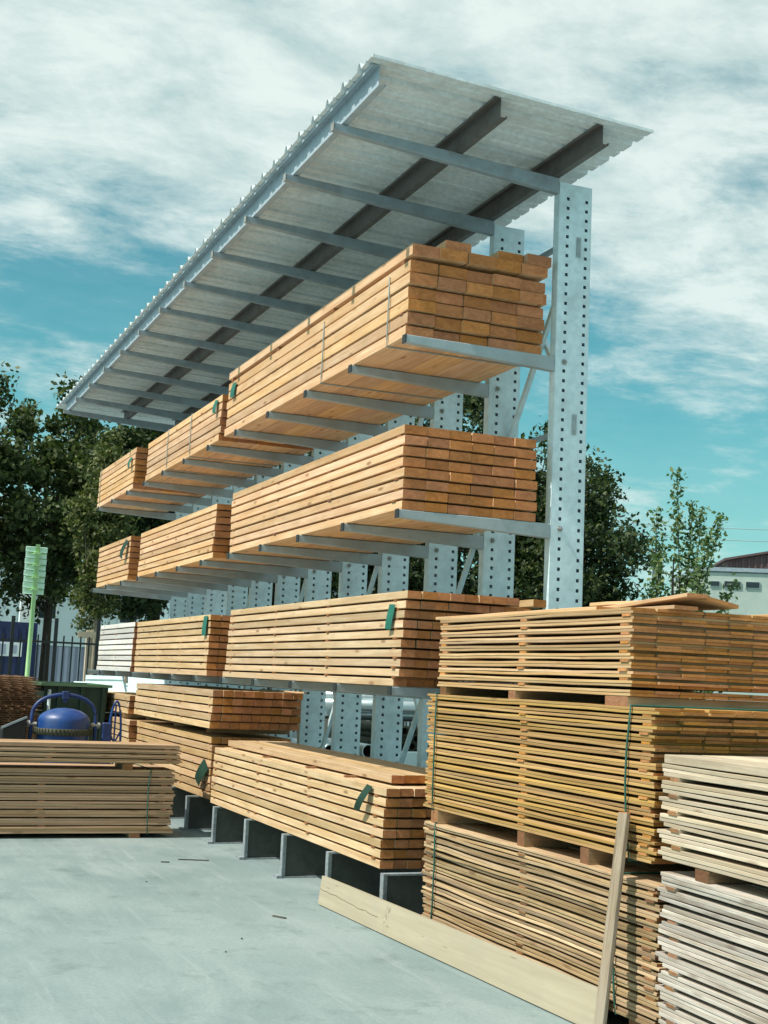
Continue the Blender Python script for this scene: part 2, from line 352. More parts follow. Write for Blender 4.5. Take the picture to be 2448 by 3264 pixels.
# ------------------------------------------------------------------ cantilever rack
S = 1.0384; Y0 = 1.175; Y1 = 1.44; NP = 12
rack = empty('cantilever_rack', 'galvanised cantilever rack with three arm levels under a long corrugated roof', 'storage rack', (0, Y0, 0))
OY = -Y0
def bevel(bm, w, seg=1):
    bmesh.ops.bevel(bm, geom=list(bm.edges), offset=w, segments=seg, affect='EDGES', clamp_overlap=True)
def make_upright():
    bm = bmesh.new(); ztop = 5.27; hw = .0125
    ys = [0, .070-hw, .070+hw, .226-hw, .226+hw, .265]; pitch = .0718
    zs = [0, .5]; z = .56; holes = []
    while z < ztop-.05:
        zs += [z-hw, z+hw]; z += pitch
    zs.append(ztop); zs = sorted(zs)
    grid = {}
    def V(i, j, x):
        k = (i, j, x)
        if k not in grid: grid[k] = bm.verts.new((x, ys[i], zs[j]))
        return grid[k]
    for j in range(len(zs)-1):
        hole_row = j >= 2 and (j-2) % 2 == 0
        for i in range(5):
            if hole_row and i in (1, 3) and zs[j+1]-zs[j] < .0255: 
                # walls of the punched hole
                a0, a1 = V(i, j, 0), V(i+1, j, 0); b0, b1 = V(i, j+1, 0), V(i+1, j+1, 0)
                c0, c1, d0, d1 = (V(i, j, -.006), V(i+1, j, -.006), V(i, j+1, -.006), V(i+1, j+1, -.006))
                for q in ((a0, a1, c1, c0), (b1, b0, d0, d1), (a0, c0, d0, b0), (a1, b1, d1, c1)): bm.faces.new(q)
                continue
            bm.faces.new((V(i, j, 0), V(i+1, j, 0), V(i+1, j+1, 0), V(i, j+1, 0)))
    # flanges and the back of the folded profile
    box(bm, -.078, 0, -.004, -.0005, .012, ztop)
    box(bm, -.078, 0, .2655, .269, .012, ztop)
    box(bm, -.078, -.072, 0.0, .265, .012, ztop)
    box(bm, -.071, -.001, .001, .264, ztop-.004, ztop-.001)
    box(bm, -.14, .06, -.06, .33, 0, .012)
    return bm
up_me = None
for k in range(NP):
    if up_me is None:
        o = obj('upright', make_upright(), M_GALV, rack, (0, 0, 0)); up_me = o.data
    else: o = inst('upright', up_me, rack, (-k*S, 0, 0))
# small oval splice plates on the nearest uprights
def plate_bm():
    bm = bmesh.new(); box(bm, .001, .009, -.018, .018, -.075, .075)
    bevel(bm, .003)
    for zz in (-.05, .05): tube(bm, [(.009, 0, zz), (.016, 0, zz)], .008, 8)
    return bm
for k, zs in ((0, (4.80, 3.48)), (1, (4.80,)), (2, (3.48,))):
    for z in zs: obj('splice_plate', plate_bm(), M_ARM, rack, (-k*S, .165, z))
# arms
LV = (1.555, 2.745, 3.958)
def arm_bm(y0, y1, ztip, zend, dtip, dend, w=.055):
    bm = bmesh.new()
    hexa(bm, [(-w, y0, ztip-dtip), (0, y0, ztip-dtip), (0, y1, zend-dend), (-w, y1, zend-dend),
              (-w, y0, ztip), (0, y0, ztip), (0, y1, zend), (-w, y1, zend)])
    bevel(bm, .004)
    box(bm, -w-.003, .003, y0-.006, y0-.0005, ztip-dtip-.003, ztip+.004, 1)
    return bm
def bolt_bm():
    bm = bmesh.new(); tube(bm, [(.0, 0, 0), (.012, 0, 0)], .016, 6); tube(bm, [(.012, 0, 0), (.03, 0, 0)], .008, 6)
    for a in (0, 1, 2): 
        beam(bm, (.004, -.022*math.cos(a*1.05), -.022*math.sin(a*1.05)), (.004, .022*math.cos(a*1.05), .022*math.sin(a*1.05)), .006, .006)
    return bm
arm_me = None; bolt_me = None
for k in range(NP):
    for z in LV:
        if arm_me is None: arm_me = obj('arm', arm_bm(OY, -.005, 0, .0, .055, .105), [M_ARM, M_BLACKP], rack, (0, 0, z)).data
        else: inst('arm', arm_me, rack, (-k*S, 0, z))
        if k < 8:
            if bolt_me is None: bolt_me = obj('bolt', bolt_bm(), M_PURL, rack, (0, .07, z-.03)).data
            else: inst('bolt', bolt_me, rack, (-k*S, .07, z-.03))
# base legs: deep fabricated beams with an open recessed web
def base_bm():
    bm = bmesh.new(); H = .341; y0, y1 = OY, -.006
    box(bm, -.055, .0, y0, y1, H-.012, H)                # top flange
    box(bm, -.055, .0, y0, y1, 0.0, .012)                # bottom flange
    box(bm, -.055, .0, y0, y0+.01, .0125, H-.0125)       # end plate
    box(bm, -.010, -.004, y0+.0105, y0+.03, .0125, H-.0125)
    box(bm, -.030, -.022, y0+.0105, y1, .0125, H-.0125, 1)  # web, the shade under the pack put into its dark colour
    box(bm, -.090, .018, y0-.045, y0-.0005, 0.0, .022)
    return bm
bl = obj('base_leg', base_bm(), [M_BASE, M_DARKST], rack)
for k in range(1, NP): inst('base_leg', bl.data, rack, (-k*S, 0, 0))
# rafters, purlins, corrugated sheet
sl = -.034
def roofz(y): return 5.36 + sl*(y+.58)
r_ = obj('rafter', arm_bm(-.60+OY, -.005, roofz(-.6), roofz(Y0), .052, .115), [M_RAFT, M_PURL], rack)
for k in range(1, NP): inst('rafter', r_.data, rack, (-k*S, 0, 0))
def purlin_bm():
    bm = bmesh.new(); xa, xb = -11*S-.25, .66; h = .135; w = .05; t = .003
    box(bm, xa, xb, 0, t, 0.0, h)
    box(bm, xa, xb, -w, -.0003, h-t, h); box(bm, xa, xb, t+.0003, w, 0.0, t)
    box(bm, xa, xb, w-t, w, t+.0003, .018); box(bm, xa, xb, -w, -w+t, h-.018, h-t-.0003)
    return bm
pu = None
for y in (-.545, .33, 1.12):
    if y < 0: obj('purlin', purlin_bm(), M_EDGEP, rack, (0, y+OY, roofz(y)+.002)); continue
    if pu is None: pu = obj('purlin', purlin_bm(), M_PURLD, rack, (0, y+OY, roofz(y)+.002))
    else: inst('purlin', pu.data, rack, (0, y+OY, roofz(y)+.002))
def sheet_bm():
    bm = bmesh.new(); xs = []; pitch = .30; x = .74
    while x > -12.15:
        for dx, z in ((0, 0.0), (.075, 0.0), (.084, .012), (.104, .012), (.113, 0.0), (.19, 0.0), (.212, .046), (.238, .046), (.26, 0.0)):
            xs.append((x-dx, z))
        x -= pitch
    ya, yb = -.63, 1.47
    for dz in (0, .0016):
        prev = None
        for (x, z) in xs:
            a = bm.verts.new((x, ya+OY, roofz(ya)+.139+z+dz)); b = bm.verts.new((x, yb+OY, roofz(yb)+.139+z+dz))
            if prev: bm.faces.new((prev[0], a, b, prev[1]) if dz else (prev[0], prev[1], b, a))
            prev = (a, b)
    # folded edge trim along the near verge
    hexa(bm, [(.742, ya+OY, roofz(ya)+.132), (.752, ya+OY, roofz(ya)+.132), (.752, yb+OY, roofz(yb)+.132), (.742, yb+OY, roofz(yb)+.132),
              (.742, ya+OY, roofz(ya)+.152), (.752, ya+OY, roofz(ya)+.152), (.752, yb+OY, roofz(yb)+.152), (.742, yb+OY, roofz(yb)+.152)])
    return bm
obj('roof_sheet', sheet_bm(), M_SHEET, rack)
# struts and crossed braces between the uprights
ZP = (.55, 2.0, 3.47, 4.92)
for k in range(NP-1):
    for lvl in range(3):
        if (k + lvl) % 2 == 0:
            za, zb = ZP[lvl], ZP[lvl+1]; xr, xl = -k*S-.08, -(k+1)*S+.002
            bm = bmesh.new(); beam(bm, (xl, .19, za+.05), (xr, .19, zb-.05), .034, .04); obj('brace', bm, M_GALV, rack)
            bm = bmesh.new(); beam(bm, (xl, .235, zb-.05), (xr, .235, za+.05), .034, .04); obj('brace', bm, M_GALV, rack)
for k in range(0, NP-1):
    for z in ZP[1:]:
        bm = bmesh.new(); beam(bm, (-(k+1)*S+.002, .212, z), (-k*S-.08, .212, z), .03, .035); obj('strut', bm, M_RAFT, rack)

# ------------------------------------------------------------------ timber packs
def board_mesh(name, L, w, t, mat, seg=1, sag=0.0, warp=0.0):
    bm = bmesh.new(); rings = []
    tl = random.uniform(-.03, .03)*t
    ph = random.uniform(0, 6.28); c = min(.0025, t*.12)
    for i in range(seg+1):
        u = i/seg; x = (u-.5)*L
        dz = sag*math.sin(u*math.pi*random.choice((2, 3))+ph) if 0 < i < seg else 0
        dy = warp*math.sin(u*math.pi+ph)
        prof = [(-w/2+c, -t/2), (w/2-c, -t/2), (w/2, -t/2+c), (w/2, t/2-c), (w/2-c, t/2), (-w/2+c, t/2), (-w/2, t/2-c), (-w/2, -t/2+c)]
        rings.append([bm.verts.new((x, a+dy, b+dz+(tl if a > 0 else 0))) for a, b in prof])
    for A, C in zip(rings, rings[1:]):
        for k in range(8): bm.faces.new((A[(k+1) % 8], A[k], C[k], C[(k+1) % 8]))
    bm.faces.new(rings[0]); bm.faces.new(list(reversed(rings[-1])))
    bm.normal_update(); me = bpy.data.meshes.new(name); bm.to_mesh(me); bm.free(); me.materials.append(mat)
    return me
def tag_bm(w, h, curl=.04, n=6, lean=0):
    """a thin sheet hanging and curling away from the face, in the XZ plane facing -Y"""
    bm = bmesh.new(); rows = []
    for i in range(n+1):
        u = i/n; y = -.006-curl*math.sin(u*2.2); z = -h*u; x = lean*u*u
        ww = w*(1-.25*u*u)
        rows.append([bm.verts.new((x-ww/2, y-.012*u, z)), bm.verts.new((x+ww/2, y, z)), bm.verts.new((x+ww/2, y-.002, z)), bm.verts.new((x-ww/2, y-.012*u-.002, z))])
    for A, C in zip(rows, rows[1:]):
        for k in range(4): bm.faces.new((A[k], A[(k+1) % 4], C[(k+1) % 4], C[k]))
    bm.faces.new(rows[0]); bm.faces.new(list(reversed(rows[-1])))
    return bm

def pack(label, x0, x1, y0, z0, rows, cols, bw, bt, gap, mat, group, stk=4, band=1, rz=0, seg=1, sag=0.0,
         jx=.012, jy=.004, rowoff=None, bearers=(), bearer_h=.06, straps=(), strap_mat=None, tags=(), biggap={}, over=100,
         sticker_mat=None, skip=(), slip=0.0, stickw=.05, coljit=0.0):
    """x0..x1 run of the boards, y0 front face, z0 underside of the lowest board"""
    L = x1-x0; D = cols*bw
    cx = (x0+x1)/2
    root = empty('timber_pack', label, 'timber pack', (cx, y0, z0), rz, group)
    meshes = [board_mesh('board', L+random.uniform(-.02, .02)*(1 if i else 0), bw-.003, bt, mat, seg, sag, .0) for i in range(5 if seg > 1 else 3)]
    z = 0; items = []; stz = []; rz_ = []
    for r in range(rows):
        for bnd in range(band):
            rz_.append((r, bnd, z+bt/2)); z += bt + .0012
        g_ = biggap.get(r, gap)
        if r < rows-1: stz.append((z, g_)); z += g_
    top = z
    offs = {}
    for (r, bnd, zc) in rz_:
        ro = (rowoff[r] if rowoff and r < len(rowoff) else random.uniform(-slip, slip))
        for c in range(cols):
            if (r, c) in skip: continue
            items.append((c, -zc, r, zc, ro))
    items.sort()
    rest = bmesh.new(); nrest = 0
    for i, (c, _, r, zc, ro) in enumerate(items):
        dx = ro + random.uniform(-jx, jx) + random.uniform(-coljit, coljit); dy = random.uniform(-jy, jy)
        if c == 0: dy = random.uniform(-jy*1.6, jy*.4)
        P = (dx, (c+.5)*bw+dy, zc + random.uniform(-.0006, .0006))
        me = random.choice(meshes)
        if i < over: inst('board', me, root, P, (0, 0, random.uniform(-1, 1)*.0012))
        else:
            tmp = bmesh.new(); tmp.from_mesh(me); bmesh.ops.translate(tmp, verts=tmp.verts, vec=P)
            mm = bpy.data.meshes.new('tmp'); tmp.to_mesh(mm); tmp.free(); rest.from_mesh(mm); bpy.data.meshes.remove(mm); nrest += 1
    if nrest:
        o = obj('board', rest, mat, root); o['kind'] = 'stuff'
    else: rest.free()
    # stickers between the courses
    sm = sticker_mat or W_END
    smes = {}
    span = L*.94
    for (zz, g_) in stz:
        if g_ < .004: continue
        for s in range(stk):
            u = s/(stk-1)-.5
            key = round(g_, 4)
            if key not in smes:
                me = board_mesh('sticker', D-.006, stickw, g_-.0006, sm); smes[key] = me
            if random.random() < .06 and band > 1: continue
            inst('sticker', smes[key], root, (u*span+random.uniform(-.02, .02), D/2+random.uniform(-.012, .002), zz+g_/2-.0005), (0, 0, math.pi/2))
    for bx_, bw_ in bearers:
        me = board_mesh('bearer', D-.01, bw_, bearer_h-.002, W_TAN)
        inst('bearer', me, root, (bx_, D/2, -bearer_h/2-.001), (0, 0, math.pi/2))
    for (sx, zt, sway) in straps:
        bm = bmesh.new(); t_ = top+.004 if zt is None else zt; pts = []
        n = 10
        for i in range(n+1):
            u = i/n; pts.append((sx+sway*math.sin(u*3)+.004*random.uniform(-1, 1), -.010-.006*math.sin(u*3.14), -.006+u*(t_+.006)))
        m_ = 5
        for i in range(1, m_+1): pts.append((sx+sway*.1, -.008+(D+.016)*i/m_, t_))
        for i in range(1, m_+1): pts.append((sx+sway*.1, D+.008, t_*(1-i/m_)-.006))
        for i in range(1, m_): pts.append((sx, D-(D)*i/m_, -.008))
        tube(bm, pts, .0055, 5, closed=True)
        obj('strap', bm, strap_mat or M_CORD, root)
    for (tx, tz, w, h, curl, tm, lean, ry) in tags:
        obj('corner_tag', tag_bm(w, h, curl, 6, lean), tm, root, (tx, -.006, tz), (0, ry, 0))
    root['_top'] = 0
    del root['_top']
    return root, top, D

G3, G2, G1, G0 = 'timber packs on the top rack level', 'timber packs on the middle rack level', 'timber packs on the lowest arms', 'timber packs on the rack bases'
# top level
p, t31, D = pack('highest timber pack, thick pale boards at the near end of the top rack level', -4.60, -.02, .02, 3.962, 7, 5, .214, .077, .0135, W_PALE, G3, stk=4,
     jx=.006, jy=.006, rowoff=[-.05, -.02, .0, -.03, .02, .0, .03], biggap={5: .034}, straps=((1.93, .50, .02), (.55, .50, .03)), strap_mat=M_CORDG,
     tags=((-2.02, .50, .13, .15, .015, M_TAG, .0, .1),), coljit=.01)
# boards lying loose on that pack
for i, (a, b, y, ln, dz) in enumerate(((-2.6, -.12, .38, 2.4, 0), (-2.4, -.06, .80, 2.3, .0), (-2.4, -.08, 1.0, 2.3, .0))):
    me = board_mesh('loose_board', ln, .20, .072, W_PALE)
    o = bpy.data.objects.new('loose_board', me); link(o); o.location = (-.02-ln/2+(.0, -.02, .03)[i], y, 3.962+t31+.037+dz)
    o.rotation_euler = (0, 0, .006*i)
    tag(o, ('pale loose board on top of the highest timber pack, nearest the roof middle purlin', 'loose board lying behind on the highest timber pack, next to the upright', 'rearmost loose board on the highest timber pack')[i], 'board', 'loose boards on the highest pack')
pack('pale timber pack in the middle of the top rack level, green tag at its end', -8.28, -4.82, .02, 3.962, 6, 5, .205, .068, .0115, W_PALE, G3, stk=4, jx=.008,
     rowoff=[-.04, -.01, -.02, .0, .01, .02], straps=((-.6, None, .01), (.5, None, .01)), strap_mat=M_CORDG, tags=((1.57, .44, .11, .14, .02, M_TAG, .02, .2),))
pack('pale timber pack at the far end of the top rack level', -11.62, -9.05, .02, 3.962, 7, 5, .2, .066, .0125, W_PALE, G3, stk=4, jx=.01,
     rowoff=[-.06, -.03, -.02, -.01, .01, .0, .02], straps=((-1.12, None, .01),), strap_mat=M_CORDG, tags=((1.1, .43, .10, .14, .03, M_TAG, .03, .3),))
# middle level
pack('long pale timber pack of eight even courses, near end of the middle rack level', -4.22, .0, .02, 2.749, 8, 6, .171, .0585, .0152, W_PALE, G2, stk=4, jx=.007,
     rowoff=[.0, .01, .0, .01, -.01, .0, .0, -.005], stickw=.07)
pack('pale timber pack in the middle of the middle rack level', -8.36, -4.80, .02, 2.749, 8, 6, .17, .056, .0128, W_PALE, G2, stk=4, jx=.01,
     rowoff=[-.05, -.05, -.03, .0, .0, .01, .01, .02])
pack('far pale timber pack on the middle rack level, with a dark curled tag', -11.24, -9.0, .02, 2.749, 8, 6, .17, .058, .0142, W_PALE, G2, stk=4, jx=.01,
     rowoff=[-.02, -.01, -.01, .0, .0, .0, .01, .01], tags=((.98, .52, .15, .26, .05, M_TAGD, -.05, .35),))
# lowest arms
pack('long pack of squarish battens at the near end of the lowest arms, green corner tag', -4.08, .10, .02, 1.559, 10, 10, .104, .0495, .0138, W_CREAM, G1, stk=4, jx=.006,
     rowoff=[-.13, -.05, -.03, -.02, -.01, .0, .0, .01, .03, .06], tags=((1.93, .545, .10, .17, .01, M_TAG, -.02, .06),), skip={(9, 8), (8, 9)})
pack('middle timber pack on the lowest arms, green tag beside its dark end', -8.22, -4.78, .02, 1.559, 9, 9, .11, .054, .0145, W_CREAM, G1, stk=4, jx=.008,
     rowoff=[-.02, -.02, -.03, .0, .0, .0, .01, .02, .02], tags=((1.60, .60, .14, .20, .01, M_TAG, .0, .0),))
pack('whitish timber pack at the far end of the lowest arms', -10.72, -8.42, .02, 1.559, 9, 9, .11, .055, .0145, W_GREY, G1, stk=3, jx=.008,
     rowoff=[-.06, -.03, .0, -.01, -.02, .0, .02, .02, .05])
# thin laths lying loose on the lowest-level packs
for i, (x, y, ln, z, rzz) in enumerate(((-6.7, .3, 2.2, 2.185, .03), (-5.6, .5, 1.6, 2.185, -.04), (-8.1, .4, .9, 2.185, .3))):
    o = bpy.data.objects.new('loose_lath', board_mesh('loose_lath', ln, .05, .014, W_LP)); link(o); o.location = (x, y, z+.014); o.rotation_euler = (0, 0, rzz)
    tag(o, ('thin rosy lath lying along the middle pack of the lowest arms', 'short thin lath lying near the dark end face of the middle lowest pack', 'small crosswise lath between the two far packs of the lowest arms')[i], 'lath', 'laths on the lowest packs')
# packs standing on the bases
pack('frontmost cream pack on the rack bases, with loose boards on top and a curled tag', -4.50, -.19, .05, .345, 8, 5, .101, .0525, .0150, W_CREAM, G0, stk=4, jx=.006,
     rowoff=[-.0, .0, .01, .03, .03, .04, .05, .06], tags=((1.95, .53, .10, .19, .05, M_TAGD, -.09, .12),), slip=.01, stickw=.06)
for i in range(6):
    me = board_mesh('loose_board', 4.05, .098, .054, W_CREAM)
    o = bpy.data.objects.new('loose_board', me); link(o); o.location = (-2.36+random.uniform(-.03, .03), .215+i*.1, .345+8*.0525+7*.015+.012+.03+.012); o.rotation_euler = (0, 0, random.uniform(-.002, .002))
    tag(o, ('frontmost', 'second from the front', 'third from the front', 'fourth from the front', 'second from the back', 'rearmost')[i]+' of six cream boards on top of the front ground pack', 'board', 'loose course on the front ground pack')
me = board_mesh('wedge_stick', .6, .03, .012, W_END)
for i, (x, sc) in enumerate(((-1.0, 1), (-1.9, 1), (-3.1, .8))):
    o = bpy.data.objects.new('packing_stick', me); link(o); o.location = (x, .38, .345+8*.0525+7*.015+.018); o.rotation_euler = (0, 0, math.pi/2+.15*i)
    tag(o, ('packing stick under the loose top course, nearest the curled green tag', 'packing stick under the middle of the front ground pack\'s loose top course', 'packing stick farthest from the curled tag on the front ground pack')[i], 'stick', 'packing sticks')
pack('upper cream pack behind the front ground pack, its wide dark end like brickwork', -8.2, -4.62, .05, 1.045, 5, 9, .103, .0625, .0150, W_CREAM, 'upper ground packs', stk=4, jx=.008,
     rowoff=[-.05, -.01, .0, .01, .02], coljit=.012)
pack('tall honey pack under the brick-ended pack, a dark green tag hanging from it', -8.3, -4.80, .12, .345, 8, 8, .103, .062, .0150, W_HONEY, G0, stk=4, jx=.012, slip=.02,
     tags=((1.62, .34, .20, .26, .04, M_TAGD, -.06, .5),))
for i, x in enumerate((-5.0, -6.4, -7.8)):
    o = bpy.data.objects.new('spacer_beam', board_mesh('spacer_beam', .86, .09, .05, W_TAN)); link(o); o.location = (x, .12+.43, .345+8*.062+7*.0165+.034); o.rotation_euler = (0, 0, math.pi/2)
    o.location.z = 1.044-.0265
    tag(o, ('spacer beam under the upper cream pack, nearest its dark end', 'spacer beam under the middle of the upper cream pack', 'spacer beam under the far end of the upper cream pack')[i], 'spacer', 'spacers between the ground packs')
pack('far timber pack on the rack bases behind the blue mixer', -11.1, -8.5, .06, .345, 8, 8, .103, .062, .0150, W_CREAM, G0, stk=3, jx=.015, slip=.02)
pack('two-course timber pack on top of the farthest ground pack', -11.1, -8.62, .06, 1.03, 3, 8, .103, .065, .0150, W_CREAM, 'upper ground packs', stk=3, jx=.02, rowoff=[0, 0, .05], bearers=((.9, .09), (-.9, .09)), bearer_h=.06)
# a yellow measuring stick poking out of the upper cream pack
o = bpy.data.objects.new('loose_lath', board_mesh('loose_lath', 1.4, .03, .012, W_PALE)); link(o); o.location = (-4.9, .86, 1.047+5*.0625+4*.015+.015); o.rotation_euler = (0, 0, .02)
tag(o, 'thin yellow lath sticking out from the top of the brick-like pack end', 'lath')

# ---- the stack of three packs of thin boards beside the rack's open end
GR = 'packs of thin boards in the near stack'
pack('rough brown pack of thin boards at the bottom of the near three pack stack', .40, 2.96, .10, .10, 15, 8, .142, .0142, .0120, W_TAN, GR, band=2, stk=3, seg=8, sag=.0045, jx=.035, jy=.006, slip=.015,
     bearers=((-1.1, .10), (0.0, .10), (1.1, .10)), bearer_h=.095, straps=((-1.12, None, .03), (.95, None, -.015)), over=100, sticker_mat=W_TAN, stickw=.07)
pack('yellow pack of thin boards in the middle of the near three pack stack', .38, 2.91, .10, .815, 17, 8, .142, .0140, .0120, W_YELLOW, GR, band=2, stk=3, seg=8, sag=.002, jx=.022, jy=.003, slip=.010,
     bearers=((-1.12, .10), (.0, .08), (.66, .08)), bearer_h=.088, straps=((-1.13, None, .01), (1.08, None, -.035)), over=100, sticker_mat=W_YELLOW, stickw=.07)
rt, ttop, D = pack('honey-coloured pack of thin boards on top of the near three-pack stack', .52, 2.70, .10, 1.572, 10, 8, .142, .0140, .0137, W_HONEY, GR, band=2, stk=3, seg=8, sag=.002, jx=.012, jy=.003, slip=.010,
     bearers=((-1.03, .08), (-.12, .08), (.955, .20)), bearer_h=.066, over=100, sticker_mat=W_HONEY, stickw=.07)
ztop = 1.572+ttop
lb = [((2.0, .36), 1.5, .14, .02, 0, .010, 'long thin board lying flat along the top of the honey-coloured pack'),
      ((2.30, .42), .90, .13, .05, -.065, .045, 'loose board tilted upwards on top of the honey-coloured pack, the highest point'),
      ((2.24, .57), 1.0, .20, .06, .0, .050, 'wider loose board beside the tilted one, its end sloping down to the right'),
      ((2.2, 1.02), .95, .14, .05, 0, .010, 'loose board at the back right of the honey-coloured pack top'),
      ((1.3, .22), 2.0, .13, -.01, 0, .009, 'thin board along the front edge of the honey-coloured pack top')]
for i_, ((x, y), ln, w, rzz, ry, dz, lab) in enumerate(lb):
    o = bpy.data.objects.new('loose_board', board_mesh('loose_board', ln, w, .019, W_HONEY, 6, .002)); link(o)
    o.location = (x, y, ztop+dz); o.rotation_euler = (-.16 if i_ == 2 else 0, ry, rzz); tag(o, lab, 'board', 'loose boards on the near stack')

# ---- bleached packs at the right edge
GB = 'bleached packs at the right'
zr = math.radians(-3.5)
def rb(label, z0, rows, mat, bt, gap, bears, bh, **kw):
    L = 3.6; cx = 3.085+L/2*math.cos(zr); cy = .02+L/2*math.sin(zr)
    root, top, D = pack(label, -L/2, L/2, 0, 0, rows, 6, .19, bt, gap, mat, GB, band=3, stk=4, seg=8, sag=.003, jx=.018, jy=.002, slip=.012, bearers=bears, bearer_h=bh, over=100, sticker_mat=mat, stickw=.07, **kw)
    root.location = (cx, cy, z0); root.rotation_euler = (0, 0, zr); return top
rb('bleached cream pack at the right edge, stacked on a greyer pack', .866, 6, W_BLEACH, .0172, .0172, ((-1.48, .10), (-.2, .1), (1.0, .1)), .051)
rb('silver grey weathered pack at the right edge, under the bleached cream one', .062, 11, W_WEATH, .0168, .0158, ((-1.4, .10), (-.2, .1), (1.0, .1)), .060)
# sunlit thick slab course on top of the bleached pack
o = bpy.data.objects.new('loose_board', board_mesh('loose_board', 3.3, .95, .038, W_BLEACH, 6, .001)); link(o)
bpy.data.objects.remove(o)
for i in range(5):
    o = bpy.data.objects.new('loose_board', board_mesh('loose_board', 3.4, .186, .038, W_BLEACH, 6, .001)); link(o)
    yy = .02+.095+i*.19; o.location = (3.085+1.71*math.cos(zr)-yy*math.sin(zr), .0+1.71*math.sin(zr)+yy*math.cos(zr), 1.304); o.rotation_euler = (0, 0, zr+random.uniform(-.002, .002))
    tag(o, ('frontmost', 'second', 'middle', 'fourth', 'rearmost')[i]+' wide bleached board of the sunlit course on top of the right-hand pack', 'board', 'sunlit top course of the bleached pack')

# ---- packs at the left, running across the view
GL = 'packs at the left across the view'
def lp(label, z0, rows, y1, L, bt, gap, bears, bh, x=-4.6, cols=5, **kw):
    root, top, D = pack(label, -L/2, L/2, 0, 0, rows, cols, .14, bt, gap, W_LP, GL, band=3, stk=4, seg=6, sag=.0015, jx=.018, jy=.004, slip=.012, bearers=bears, bearer_h=bh, over=100, sticker_mat=W_LP, stickw=.06, **kw)
    root.location = (x, y1-L/2, z0); root.rotation_euler = (0, 0, math.pi/2); return top
# local +x -> world +y, local +y -> world -x (front face at x = -4.6 looks towards +X)
lp('lower rosy brown pack on the ground at the left, tied with green cord', .045, 8, -.29, 3.6, .0202, .0118, ((1.45, .10), (0.1, .10), (-1.3, .1)), .044, straps=((1.57, None, -.02),))
lp('upper thinner pack of boards at the left, lying on the lower one', .700, 4, -.25, 3.6, .0115, .0095, ((1.30, .09), (-.3, .09), (-1.4, .09)), .058, x=-4.58, cols=3)

# ---- wide plank on edge and leaning batten
A, Bp = Vector((-.90, -.105, 0)), Vector((2.62, .02, 0)); dd = Bp-A; L = dd.length
bm = bmesh.new(); n = 14; rings = []
for i in range(n+1):
    x = (i/n-.5)*L; w = .002*math.sin(i*.9)
    rings.append([bm.verts.new(p) for p in ((x+(.02 if i == 0 else 0), -.015+w, -.097), (x+(.02 if i == 0 else 0), .015+w, -.097), (x, .015+w, .097), (x, -.015+w, .097))])
for P_, Q in zip(rings, rings[1:]):
    for k in range(4): bm.faces.new((P_[(k+1) % 4], P_[k], Q[k], Q[(k+1) % 4]))
bm.faces.new(rings[0]); bm.faces.new(list(reversed(rings[-1])))
pl = obj('wide_plank', bm, W_PLANK); mid = (A+Bp)/2; pl.location = (mid.x, mid.y+.012, .1005)
pl.rotation_euler = (math.radians(-9), 0, math.atan2(dd.y, dd.x))
tag(pl, 'wide pale cracked plank standing on edge on the concrete against the near stack', 'plank')
f_, t_ = Vector((2.80, -.105, 0.005)), Vector((2.735, .055, 1.03)); ln = (t_-f_).length
bt_ = obj('leaning_batten', (lambda b: (box(b, -ln/2, ln/2, -.012, .012, -.037, .037), bevel(b, .003), b)[2])(bmesh.new()), W_BATTEN)
xa = (t_-f_).normalized(); ya = Vector((0, -1, 0)) - xa*xa.dot(Vector((0, -1, 0))); ya.normalize(); za = xa.cross(ya)
mw = Matrix((xa, ya, za)).transposed().to_4x4(); mw.translation = (f_+t_)/2; bt_.matrix_world = mw
tag(bt_, 'grey knotty batten leaning upright against the near three-pack stack', 'batten')

# ---- debris on the concrete
for i, (x, y, l, r, lab) in enumerate(((-.45, -.55, .11, .5, 'small dark wood splinter on the concrete in front of the wide plank'),
        (-3.1, -.45, .26, 1.2, 'thin stick on the concrete right of the left-hand packs'), (-3.0, -.72, .07, 1.2, 'tiny chip on the concrete beside the thin stick'))):
    bm = bmesh.new(); beam(bm, (-l/2, 0, 0), (l/2, .004, 0), .018, .008)
    o = obj('wood_splinter', bm, M_DARKST, None, (x, y, .005), (0, 0, r)); tag(o, lab, 'splinter', 'splinters on the concrete')
random.seed(12)
for i in range(3):
    bm = bmesh.new(); bmesh.ops.create_icosphere(bm, subdivisions=1, radius=.008)
    for v in bm.verts: v.co *= random.uniform(.6, 1.2); v.co.z *= .6
    o = obj('pebble', bm, M_BARK, None, ((.2, -1.0, .006), (.55, -1.2, .006), (-2.0, -1.1, .006))[i])
    tag(o, ('dark pebble on the open concrete in front of the plank', 'dark pebble nearest the camera on the open concrete', 'dark pebble on the concrete left of the rack bases')[i], 'pebble', 'pebbles on the concrete')

